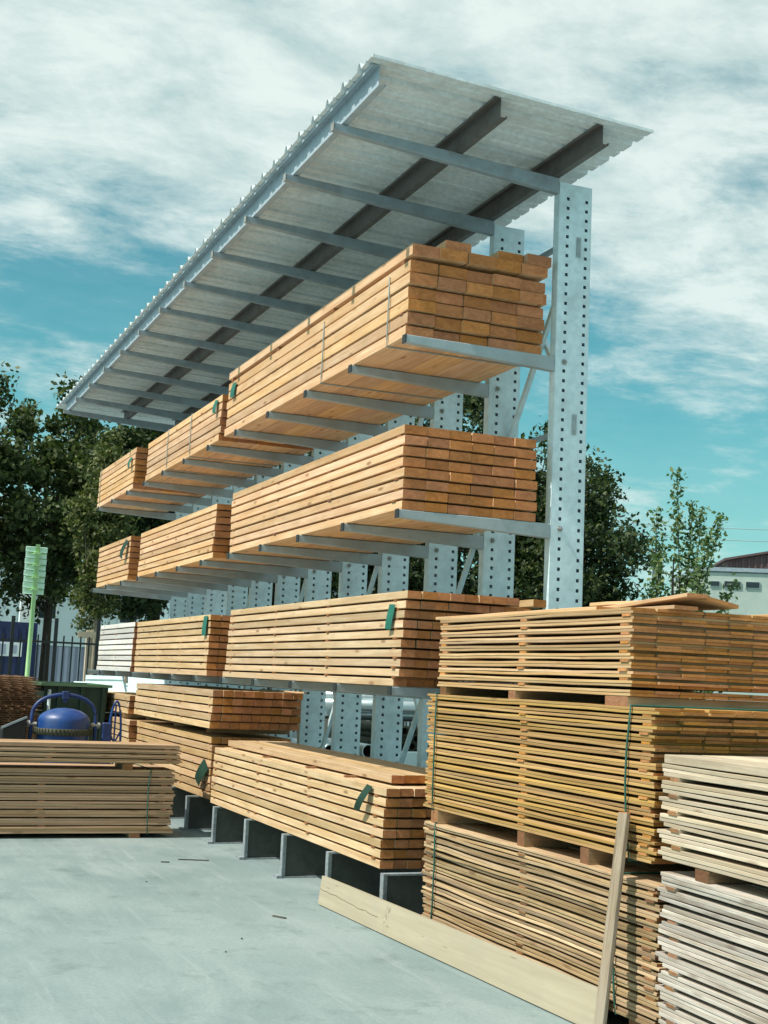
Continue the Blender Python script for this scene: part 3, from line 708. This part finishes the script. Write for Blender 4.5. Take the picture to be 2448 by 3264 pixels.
# ------------------------------------------------------------------ mixer behind the left packs
mx = empty('concrete_mixer', 'blue domed concrete mixer with an arched bar, behind the packs at the left', 'mixer', (-6.6, -1.06, 0)); mx.scale = (1, 1, 1.07)
bm = bmesh.new()
prof = [(.12, .30), (.20, .42), (.27, .62), (.278, .80), (.279, .93), (.276, .955), (.264, .98), (.23, 1.012), (.17, 1.042), (.09, 1.062), (.01, 1.068)]
lathe(bm, prof, 40); obj('drum', bm, M_BLUE, mx)
bm = bmesh.new(); lathe(bm, [(.281, .80), (.315, .80), (.315, .865), (.281, .865)], 40)
for k in range(48):
    a = k*2*math.pi/48; beam(bm, (.31*math.cos(a), .31*math.sin(a), .80), (.31*math.cos(a), .31*math.sin(a), .86), .018, .018)
obj('gear_ring', bm, M_OLIVE, mx)
bm = bmesh.new(); pts = []
for i in range(21):
    a = math.pi*i/20; r = .345; pts.append((0, r*math.cos(a)*(1+.04*math.sin(a)), .93+.27*math.sin(a)**.75 if 0 < i < 20 else .93))
pts = [(0, .35, .3)]+[(0, .35, .6)]+pts+[(0, -.35, .6), (0, -.35, .3)]
tube(bm, pts, .020, 8); obj('yoke', bm, M_BLUEBAR, mx)
bm = B((-.03, .03, -.035, .035, 1.15, 1.235), (-.02, .02, -.02, .02, 1.12, 1.15)); bevel(bm, .006); obj('yoke_bearing', bm, M_BLUEBAR, mx)
for s in (-1, 1):
    bm = bmesh.new(); tube(bm, [(.0, s*.29, .90), (0, s*.40, .90)], .022, 8); tube(bm, [(.0, s*.36, .90), (0, s*.385, .90)], .034, 8); obj('pivot_pin', bm, M_PURL, mx)
bm = B((-.14, .14, -.66, -.41, .35, .90)); bevel(bm, .01)
for v in bm.verts:
    if v.co.z > .6: v.co.z += (v.co.y+.54)*.45
obj('motor_cover', bm, M_BLACKP, mx)
bm = bmesh.new(); beam(bm, (.145, -.665, .86), (.145, -.41, .97), .03, .02); obj('cover_edge', bm, M_RAFT, mx)
bm = bmesh.new(); ring = [(.06*math.sin(a)*.4, .56+.07*math.cos(a), .72+.44*math.sin(a)*.98) for a in [2*math.pi*i/28 for i in range(28)]]
tube(bm, ring, .013, 7, closed=True)
for a in (0.3, 1.6, 2.8): beam(bm, (0, .56+.065*math.cos(a), .72+.4*math.sin(a)), (0, .56-.065*math.cos(a), .72-.4*math.sin(a)), .016, .016)
obj('handwheel', bm, M_BLUE, mx)
bm = B((-.05, .05, .42, .52, .45, .93)); bevel(bm, .008); obj('gear_housing', bm, M_BLUEBAR, mx)
for s in (-1, 1):
    bm = bmesh.new(); tube(bm, [(-.25, s*.33, 0), (0, s*.35, .55), (.25, s*.33, 0)], .022, 7); tube(bm, [(-.25, s*.33, .02), (.25, s*.33, .02)], .02, 7); obj('leg', bm, M_BLUEBAR, mx)

# ------------------------------------------------------------------ stack of rusty mesh mats
ms = empty('rebar_mesh_stack', 'brown rusty stack of steel reinforcing mesh at the left edge', 'steel mesh', (-10.0, -2.2, 0))
bm = bmesh.new(); random.seed(3)
for li in range(46):
    z = .12+li*.0285; ox = random.uniform(-.03, .03); oy = random.uniform(-.05, .05); r = .005
    for k in range(15): beam(bm, (-.9+ox+k*.125, -1.6+oy, z), (-.9+ox+k*.125, 1.22+oy, z), .010, .010)
    for k in range(19): beam(bm, (-1.0+ox, -1.55+oy+k*.15, z+.010), (.95+ox+random.uniform(-.02, .02), -1.55+oy+k*.15, z+.010), .010, .010)
for v in bm.verts: v.co.z += .02*math.sin(v.co.y*1.7)
o = obj('mesh_mat', bm, M_RUST, ms); o['kind'] = 'stuff'
for y in (-1.2, 0, 1.0):
    obj('timber_bearer', B((-1, 1, y-.05, y+.05, 0, .10)), W_TAN, ms)

# ------------------------------------------------------------------ dark green skip and pale cover
sk = empty('waste_skip', 'dark green steel skip with a flanged rim behind the blue mixer', 'skip', (-10.4, -.36, 0))
bm = bmesh.new(); x0, x1, y0, y1, H = -.8, .8, -.50, .34, 1.33
hexa(bm, [(x0+.1, y0+.08, .1), (x1-.12, y0+.08, .1), (x1-.12, y1-.05, .1), (x0+.1, y1-.05, .1), (x0, y0, H), (x1, y0, H), (x1, y1, H), (x0, y1, H)])
for y in (-.3, 0, .28): beam(bm, (x1-.10, y, .12), (x1+.02, y, H), .05, .05)
obj('skip_body', bm, M_GREENSKIP, sk)
bm = B((x0-.05, x1+.06, y0-.05, y0+.01, H, H+.035), (x0-.05, x1+.06, y1-.01, y1+.04, H, H+.035), (x1-.01, x1+.06, y0+.0101, y1-.0101, H, H+.035), (x0-.05, x0+.01, y0+.0101, y1-.0101, H, H+.035))
obj('skip_rim', bm, M_GREENLIT, sk)
bm = bmesh.new(); tube(bm, [(x1+.10, y0+.06, 1.0), (x1+.10, y0+.06, 1.28)], .022, 8); obj('lifting_lug', bm, M_GALV, sk)
for y in (-.35, .3): obj('skid', B((x0+.15, x1-.15, y-.05, y+.05, 0, .10)), M_GREENSKIP, sk)

pc = empty('sloping_lid_container', 'pale sloping panelled lid seen under the far end of the lowest arms', 'container', (-13.3, 1.15, 0))
bm = bmesh.new(); hexa(bm, [(-.7, -.9, 0), (.5, -.9, 0), (.5, 1.1, 0), (-.7, 1.1, 0), (-.7, -.9, 1.35), (.5, -.9, 1.12), (.5, 1.1, 1.12), (-.7, 1.1, 1.35)]); obj('container_body', bm, M_WALLW, pc)
for i in range(3):
    ya = -.95+i*.70
    bm = bmesh.new(); hexa(bm, [(-.75, ya+.25, 1.43), (.56, ya, 1.125), (.56, ya+.67, 1.125), (-.75, ya+.85, 1.43), (-.75, ya+.25, 1.46), (.56, ya, 1.155), (.56, ya+.67, 1.155), (-.75, ya+.85, 1.46)])
    obj('lid', bm, M_PALEPANEL, pc)

# ------------------------------------------------------------------ fence, sign, container, left building
fx = -15.6
fn = empty('bar_fence', 'black vertical-bar fence with taller posts behind the skip and the rusty mesh', 'fence', (fx, 0, 0))
random.seed(5)
bar = None; i = 0; y = -4.0
while y < 7.2:
    tall = (i % 5 == 3); h = 2.42 if tall else 2.12
    if tall:
        obj('post', B((-.03, .03, y-.03, y+.03, 0, h)), M_FENCE, fn)
    else:
        if bar is None: bar = obj('bar', B((-.012, .012, -.012, .012, 0.05, h)), M_FENCE, fn, (0, y, 0))
        else: inst('bar', bar.data, fn, (0, y, 0))
    y += .148; i += 1
for z in (1.98, .25): obj('rail', B((.0125, .035, -4.1, 7.2, z, z+.035)), M_FENCE, fn)

sg = empty('direction_sign', 'mint sign seen from behind on a lime green pole in front of the fence', 'sign', (-13.6, -.57, 0))
sg.rotation_euler = (math.radians(-.5), 0, 0)
bm = bmesh.new(); tube(bm, [(0, 0, 0), (0, 0, 3.52)], .036, 12); obj('pole', bm, M_LIME, sg)
for i in range(8):
    zc = 2.76+i*.097; w = .165+(.006 if i % 2 else 0)
    bm = B((-.065, -.050, -w-.01, w-.01, zc-.044, zc+.044), (-.050, -.042, -w, w-.02, zc-.041, zc-.034), (-.050, -.042, -w, w-.02, zc+.034, zc+.041)); bevel(bm, .003)
    obj('sign_slat', bm, M_MINT, sg)
for i in range(4):
    zc = 2.79+i*.195
    obj('clamp', B((-.042, .050, -.055, .055, zc-.012, zc+.012), (-.050, -.0425, -.14, .14, zc-.010, zc+.010)), M_LIME, sg)

ct = empty('storage_container', 'navy blue storage container with a white notice behind the fence', 'container', (-20.0, -.62, 0))
bm = bmesh.new(); box(bm, -2.4, 0, -2.5, 1.05, .0, 2.45)
for k in range(22): box(bm, .0005, .03, -2.45+k*.16, -2.38+k*.16, .1, 2.35)
obj('container_body', bm, M_NAVY, ct)
bm = B((.032, .04, -.02, .76, 1.74, 2.03)); obj('notice', bm, M_WHITE, ct)
bm = B((.0405, .043, .30, .44, 1.78, 1.99), (.0405, .043, .56, .66, 1.80, 1.97)); obj('notice_symbol', bm, M_LILAC, ct)

bl_ = empty('white_hall', 'white hall with dark windows above lilac cladding, behind the trees at the left', 'building', (-34, 3.0, 0))
obj('wall', B((-6, 0, -4.5, 14, 2.2, 4.6)), M_WALLW, bl_)
bm = bmesh.new(); box(bm, -5.9, -.05, -4.4, 13.9, 0, 2.195)
for k in range(90): box(bm, -.0495, .0, -4.35+k*.2, -4.25+k*.2, .02, 2.18)
obj('cladding', bm, M_LILAC, bl_)
obj('roof', B((-6.2, .25, -4.7, 14.2, 4.602, 4.85)), M_WHITE, bl_)
for y in (-.4, 2.15, 4.8, 7.4):
    f = obj('window', B((.002, .05, y-.32, y+.32, 2.98, 3.52)), M_WHITE, bl_)
    obj('pane', B((.052, .06, y-.26, y+.26, 3.04, 3.46)), M_GLASS, f)
for y in (-1.1,): obj('column', B((.06, .40, y-.16, y+.16, 0, 4.6)), M_WHITE, bl_)
# white downpipe block behind the rack
wb = empty('white_gable', 'pale gable building seen between the far rack uprights', 'building', (-30, 9.5, 0))
obj('wall', B((-5, 0, -2.5, 5, 0, 4.6)), M_WALLW, wb)
bm = bmesh.new(); hexa(bm, [(-5.1, -2.7, 4.602), (.2, -2.7, 4.602), (.2, 5.2, 4.602), (-5.1, 5.2, 4.602), (-5.1, 1.2, 5.6), (.2, 1.2, 5.6), (.2, 1.3, 5.6), (-5.1, 1.3, 5.6)]); obj('roof', bm, M_RAFT, wb)
for y in (-1.2, 1.2, 3.4):
    f = obj('window', B((.002, .05, y-.4, y+.4, 2.4, 3.1)), M_WHITE, wb); obj('pane', B((.052, .06, y-.33, y+.33, 2.47, 3.03)), M_GLASS, f)

# ------------------------------------------------------------------ pipes behind the rack
random.seed(9)
def pipe_bm(L, r):
    bm = bmesh.new(); n = 18
    for rr, flip in ((r, False), (r*.86, True)):
        a = [bm.verts.new((-L/2, rr*math.cos(2*math.pi*k/n), rr*math.sin(2*math.pi*k/n))) for k in range(n)]
        b = [bm.verts.new((L/2, rr*math.cos(2*math.pi*k/n), rr*math.sin(2*math.pi*k/n))) for k in range(n)]
        for k in range(n):
            q = (a[k], a[(k+1) % n], b[(k+1) % n], b[k]); f = bm.faces.new(q if not flip else tuple(reversed(q))); f.smooth = True; f.material_index = 1 if flip else 0
        if not flip: A1, B1 = a, b
        else:
            for k in range(n):
                bm.faces.new((A1[k], a[k], a[(k+1) % n], A1[(k+1) % n])); bm.faces.new((B1[k], B1[(k+1) % n], b[(k+1) % n], b[k]))
    return bm
pm = obj('steel_pipe', pipe_bm(3.0, .095), [M_PIPE, M_PIPEIN]); pm_me = pm.data; bpy.data.objects.remove(pm)
GP = 'pipes stored behind the rack'
sm_ = obj('dark_pipe', pipe_bm(2.4, .057), [M_OLIVE, M_PIPEIN]); sm_me = sm_.data; bpy.data.objects.remove(sm_)
rowz = ((.715, 3.79, 4), (.815, 3.847, 3), (.915, 3.79, 3))
wz = ('bottom', 'second', 'top'); wy = ('leftmost', 'second', 'third', 'rightmost')
for a, (z, y0_, n_) in enumerate(rowz):
    for b in range(n_):
        o = inst('dark_pipe', sm_me, None, (-9.6+random.uniform(-.03, .03), y0_+b*.1165, z))
        tag(o, 'dark open pipe, %s in the %s row of the bundle behind the rack' % (wy[b], wz[a]), 'pipe', GP)
o = obj('concrete_block', (lambda b: (bevel(b, .02), b)[1])(B((-1.4, .3, -.28, .28, 0, .65))), M_WALLW, None, (-8.65, 3.965, 0)); tag(o, 'pale concrete block under the dark pipe bundle behind the rack', 'concrete block')
for i, (x, y, z) in enumerate(((-8.4, 3.22, .64), (-8.9, 2.86, .60))):
    o = inst('steel_pipe', pm_me, None, (x-1.5, y, z), (0, 0, .03)); tag(o, ('pale pipe with a dark mouth left of the dark pipe bundle', 'pale pipe with a dark mouth farthest left behind the rack')[i], 'pipe', GP)
bb_ = obj('pipe_trestle', B((-2.8, -2.7, -.5, .55, 0, .49), (-.8, -.7, -.5, .55, 0, .49)), M_DARKST, None, (-8.5, 3.0, 0)); tag(bb_, 'low dark trestle under the pale pipes behind the rack', 'trestle')
for i, (z, x) in enumerate(((1.28, -13.6), (1.14, -13.45), (.98, -13.7))):
    o = inst('steel_pipe', pm_me, None, (x, 5.9, z), (0, 0, math.pi/2)); tag(o, ('topmost', 'middle', 'lowest')[i]+' silver pipe lying crosswise on the far rack behind the uprights', 'pipe', GP)
o = obj('pipe_rack', B((-.3, .3, -1.4, -1.3, 0, .88), (-.3, .3, 1.3, 1.4, 0, .88), (-.3, .3, -1.4, 1.4, .8805, .884)), M_DARKST, None, (-13.6, 5.9, 0)); tag(o, 'low dark stand carrying crosswise silver pipes', 'stand')
o = empty('rear_fence', 'dark rail fence far behind the rack uprights', 'fence', (-19, 8.0, 0))
for k in range(40): obj('bar', B((-.02, .02, -3+k*.16, -2.97+k*.16, 0, 2.2)), M_FENCE, o) if k < 1 else inst('bar', o.children[0].data, o, (0, k*.16, 0))
obj('rail', B((.021, .05, -3.1, 3.6, 1.9, 1.95)), M_FENCE, o)

# ------------------------------------------------------------------ trees
def leaf_quad(bm, p, s, d=None):
    n = Vector((random.gauss(0, 1), random.gauss(0, 1), random.gauss(0, 1)+.5)).normalized()
    a = n.orthogonal().normalized(); a.rotate(Matrix.Rotation(random.uniform(0, 6.28), 3, n)); b = n.cross(a)
    a *= s*.62; b *= s
    vs = [bm.verts.new(p-b), bm.verts.new(p+a*.9-b*.1), bm.verts.new(p+b), bm.verts.new(p-a*.9-b*.1)]
    bm.faces.new(vs)
def polar(az, d): a = math.radians(az); return (CAMP.x-d*math.cos(a), CAMP.y+d*math.sin(a))
def tree(label, az, d, htop, crown, cz0, leafm, bark=M_BARK, nb=70, per=190, ls=.085, tr=.16, blob=.62, seed=1, shape='round', name='broadleaf_tree', group='trees beyond the yard', trunk_top=None):
    """crown = (rx, ry); branches end in leaf clusters spread through the crown volume"""
    random.seed(seed); x, y = polar(az, d)
    root = empty(name, label, 'tree', (x, y, 0), 0, group)
    rx, ry = crown; zc = (htop+cz0)/2; rzz = (htop-cz0)/2
    tips = []
    for i in range(nb):
        while True:
            v = Vector((random.uniform(-1, 1), random.uniform(-1, 1), random.uniform(-1, 1)))
            if v.length > 1: continue
            if shape == 'round' and v.length < .35: continue
            break
        if shape == 'column': k = 1.0 - .55*max(0, v.z)**2
        elif shape == 'vase': k = .5+.5*(v.z+1)/2
        else: k = 1.0
        wob = 1+.22*math.sin(v.x*5+seed)+.16*math.sin(v.z*7+seed*2)
        tips.append(Vector((v.x*rx*k*wob, v.y*ry*k*wob, zc+v.z*rzz*(1+.1*math.sin(v.x*6+seed)))))
    bm = bmesh.new(); tt = trunk_top or (cz0+ (htop-cz0)*.6)
    lean = random.uniform(-.15, .15)
    tube(bm, [(0, 0, 0), (lean*.3, 0, cz0*.5), (lean*.7, 0, cz0), (lean, 0, (cz0+tt)/2), (lean, 0, tt)], [tr*1.25, tr, tr*.85, tr*.55, tr*.15], 9)
    for i, tp in enumerate(tips):
        if i % 2: continue
        b0 = Vector((lean, 0, cz0*.9+random.uniform(0, 1)*max(.1, min(tt, tp.z)-cz0*.9)))
        mid = (b0+tp)/2+Vector((random.uniform(-.2, .2), random.uniform(-.2, .2), random.uniform(-.1, .25)))
        tube(bm, [b0, mid, tp], [tr*.3, tr*.18, tr*.05], 5)
    obj('trunk', bm, bark, root)
    bm = bmesh.new()
    for tp in tips:
        bl = blob*random.uniform(.55, 1.25)
        sx, sy, sz = random.uniform(.8, 1.3), random.uniform(.8, 1.3), random.uniform(.6, 1.0)
        for k in range(int(per*1.35*random.uniform(.6, 1.3))):
            u = Vector((max(-.95, min(.95, random.gauss(0, .42)))*sx, max(-.95, min(.95, random.gauss(0, .42)))*sy, max(-.95, min(.95, random.gauss(0, .42)))*sz))
            leaf_quad(bm, tp+u*bl, ls*.82*random.uniform(.6, 1.25))
    obj('crown', bm, leafm, root)
    return root
tree('large dark tree at the left edge of the picture', 3.6, 31, 8.1, (2.3, 2.1), 2.2, L_MID, nb=95, seed=2, ls=.10)
tree('large tree behind the direction sign, crown showing beside the roof tip', 8.2, 32, 8.15, (2.0, 1.5), 3.0, L_MID, nb=76, per=170, seed=4, ls=.10, blob=.52, tr=.11)
tree('dark tree behind the far end of the rack', 12.6, 34, 8.2, (2.6, 2.7), 3.0, L_DARK, nb=125, per=200, seed=6, ls=.11, tr=.2)
tree('dark tree mostly hidden behind the middle of the rack', 17.8, 37, 8.2, (2.6, 2.6), 2.6, L_DARK, nb=110, seed=8, ls=.11)
tree('slim columnar young tree with olive leaves tied to stakes behind the fence', 10.2, 25, 6.15, (.44, .44), 2.35, L_YEL, bark=M_BARKP, nb=110, per=150, ls=.055, tr=.055, blob=.26, seed=10, shape='column', name='columnar_tree')
tree('dark tree behind the rack uprights, below the near end of the top level', 23.0, 35, 8.7, (2.3, 2.3), 2.2, L_DARK, nb=120, per=210, seed=12, ls=.10)
tree('dark tree just left of the nearest upright', 27.6, 33, 8.9, (1.9, 2.0), 2.1, L_DARK, nb=110, per=210, seed=14, ls=.10)
tree('broad dark tree right of the nearest upright', 31.0, 31, 6.9, (1.6, .92), 1.7, L_DARK, nb=95, per=200, seed=16, ls=.09)
# stakes round the slim tree
x, y = polar(10.2, 24.6)
stx = empty('tree_stakes', 'pale wooden stake frame around the slim columnar tree', 'tree stakes', (x, y, 0), 0)
for dx, dy in ((.25, -.14), (.25, .60)): obj('stake', B((dx-.05, dx+.05, dy-.055, dy+.055, 0, 2.25)), M_STAKE, stx)
obj('cross_rail', B((.3005, .33, -.36, .95, 2.10, 2.22)), M_STAKE, stx)

# the young sparse tree at the right, with long upright limbs
def sapling():
    random.seed(21); x, y = polar(34.75, 26)
    root = empty('young_tree', 'sparse young tree with upright branches beside the sage building', 'tree', (x, y, 0), 0)
    bm = bmesh.new(); lf = bmesh.new()
    side = Vector((math.sin(math.radians(35.15)), math.cos(math.radians(35.15)), 0))   # to the right in the view
    limbs = [((0, 1.2), (.10, 6.0)), ((0, 1.6), (-.30, 5.2)), ((.02, 2.2), (.60, 5.2)), ((.02, 2.4), (.95, 5.0)), ((0, 1.5), (1.20, 3.75)), ((0, 1.3), (-.42, 3.7)), ((0, 2.3), (.40, 5.35)),
             ((0, 1.1), (.9, 2.75)), ((0, 1.8), (-.24, 4.3)), ((0, 1.5), (.6, 3.6)), ((0, 1.0), (-.6, 2.5)), ((0, 2.5), (.75, 4.7)), ((0, .9), (1.0, 2.2))]
    tube(bm, [(0, 0, 0), (0, 0, 1.5), side*.03+Vector((0, 0, 3)), side*.05+Vector((0, 0, 4.2))], [.06, .05, .035, .01], 7)
    for (a, b), (c, e) in limbs:
        dpt = random.uniform(-.5, .5); p0 = side*a+Vector((0, 0, b)); p2 = side*c+Vector((0, 0, e))+side.cross(Vector((0, 0, 1)))*dpt
        p1 = p0.lerp(p2, .5)+side*(.12 if c > 0 else -.12)+Vector((0, 0, -.1)); tube(bm, [p0, p1, p2], [.022, .014, .004], 5)
        n = int(125*(p2-p0).length)
        for k in range(n):
            u = random.random()**.8; q = (p0*(1-u)**2+p1*2*u*(1-u)+p2*u*u); q = q+Vector((random.gauss(0, 1), random.gauss(0, 1), random.gauss(0, 1)))*(.13*(1-.5*u))
            leaf_quad(lf, q, .062*random.uniform(.6, 1.2))
    obj('trunk', bm, M_BARK, root); obj('crown', lf, L_LIGHT, root)
sapling()
# low shrub line under the right tree
random.seed(33)
x, y = polar(33.6, 30); sh = empty('hedge_shrub', 'dark loose shrub under the broad tree right of the nearest upright', 'shrub', (x, y, 0))
bm = bmesh.new()
for i in range(30):
    c = Vector((random.uniform(-.4, .4), random.uniform(-1.3, 1.3), random.uniform(.6, 2.7)))
    for k in range(150): leaf_quad(bm, c+Vector((random.gauss(0, .3), random.gauss(0, .3), random.gauss(0, .25))), .09)
obj('foliage', bm, L_DARK, sh)
bm = bmesh.new()
for i in range(8): tube(bm, [(0, 0, 0), (random.uniform(-.3, .3), random.uniform(-1, 1), 1.2), (random.uniform(-.4, .4), random.uniform(-1.3, 1.3), 2.4)], [.04, .025, .01], 5)
obj('stem', bm, M_BARK, sh)

# ------------------------------------------------------------------ sage building at the right
az = 35.75; bx, by = polar(az, 55)
rbld = empty('sage_building', 'sage green building with three strip windows and a brown box on its roof', 'building', (bx, by, 0), math.radians(-28))
# local frame: +x towards the camera side, +y to the right in the picture
bm = bmesh.new(); box(bm, -8, 0, 0, 14, 0, 6.55); bevel(bm, .05); obj('wall', bm, M_WALLG, rbld)
obj('coping', B((-8.1, .08, -.06, 14.1, 6.56, 6.72)), M_RAFT, rbld)
for (ya, yb, za, zb) in ((.63, .98, 5.95, 6.14), (1.18, 1.82, 5.93, 6.16), (2.04, 2.57, 5.93, 6.16)):
    f = obj('window', B((.002, .06, ya-.025, yb+.025, za-.025, zb+.025)), M_WALLG, rbld); obj('pane', B((.062, .07, ya, yb, za, zb)), M_GLASS, f)
bm = bmesh.new(); hexa(bm, [(-7, 1.5, 6.73), (-1, 1.5, 6.73), (-1, 13, 6.73), (-7, 13, 6.73), (-7, 1.5, 7.12), (-1, 1.5, 7.12), (-1, 13, 9.4), (-7, 13, 9.4)])
for k in range(40): box(bm, -.999, -.95, 1.55+k*.25, 1.63+k*.25, 6.75, 7.10+k*.25*.198)
obj('roof_box', bm, M_BROWNC, rbld)
bm = bmesh.new(); hexa(bm, [(-7.1, 1.3, 7.10), (-.8, 1.3, 7.10), (-.8, 13, 9.42), (-7.1, 13, 9.42), (-7.1, 1.3, 7.19), (-.8, 1.3, 7.19), (-.8, 13, 9.51), (-7.1, 13, 9.51)]); obj('roof_edge', bm, M_BROWNC, rbld)

x, y = polar(34.03, 34)
lp_ = empty('lamp_pole', 'thin grey lamp pole between the broad dark tree and the young tree', 'street lamp', (x, y, 0))
bm = bmesh.new(); tube(bm, [(0, 0, 0), (0, 0, 4.0), (0, 0, 5.1)], [.05, .035, .028], 8); obj('pole', bm, M_RAFT, lp_)
bm = bmesh.new(); tube(bm, [(0, 0, 5.1), (.0, 0, 5.2)], [.05, .03], 8); obj('lamp_head', bm, M_RAFT, lp_)
for i, (z0, z1, sag) in enumerate(((9.25, 8.6, .35), (8.75, 8.1, .35))):
    a = Vector((*polar(26, 58), z0)); b = Vector((*polar(47, 58), z1)); pts = []
    for k in range(25):
        u = k/24; p_ = a.lerp(b, u); p_.z -= sag*4*u*(1-u); pts.append(p_)
    bm = bmesh.new(); tube(bm, pts, .018, 5); o = obj('power_cable', bm, M_WIRE); tag(o, ('upper thin overhead cable crossing the sky behind the young tree', 'lower thin overhead cable crossing behind the young tree')[i], 'cable', 'overhead cables')
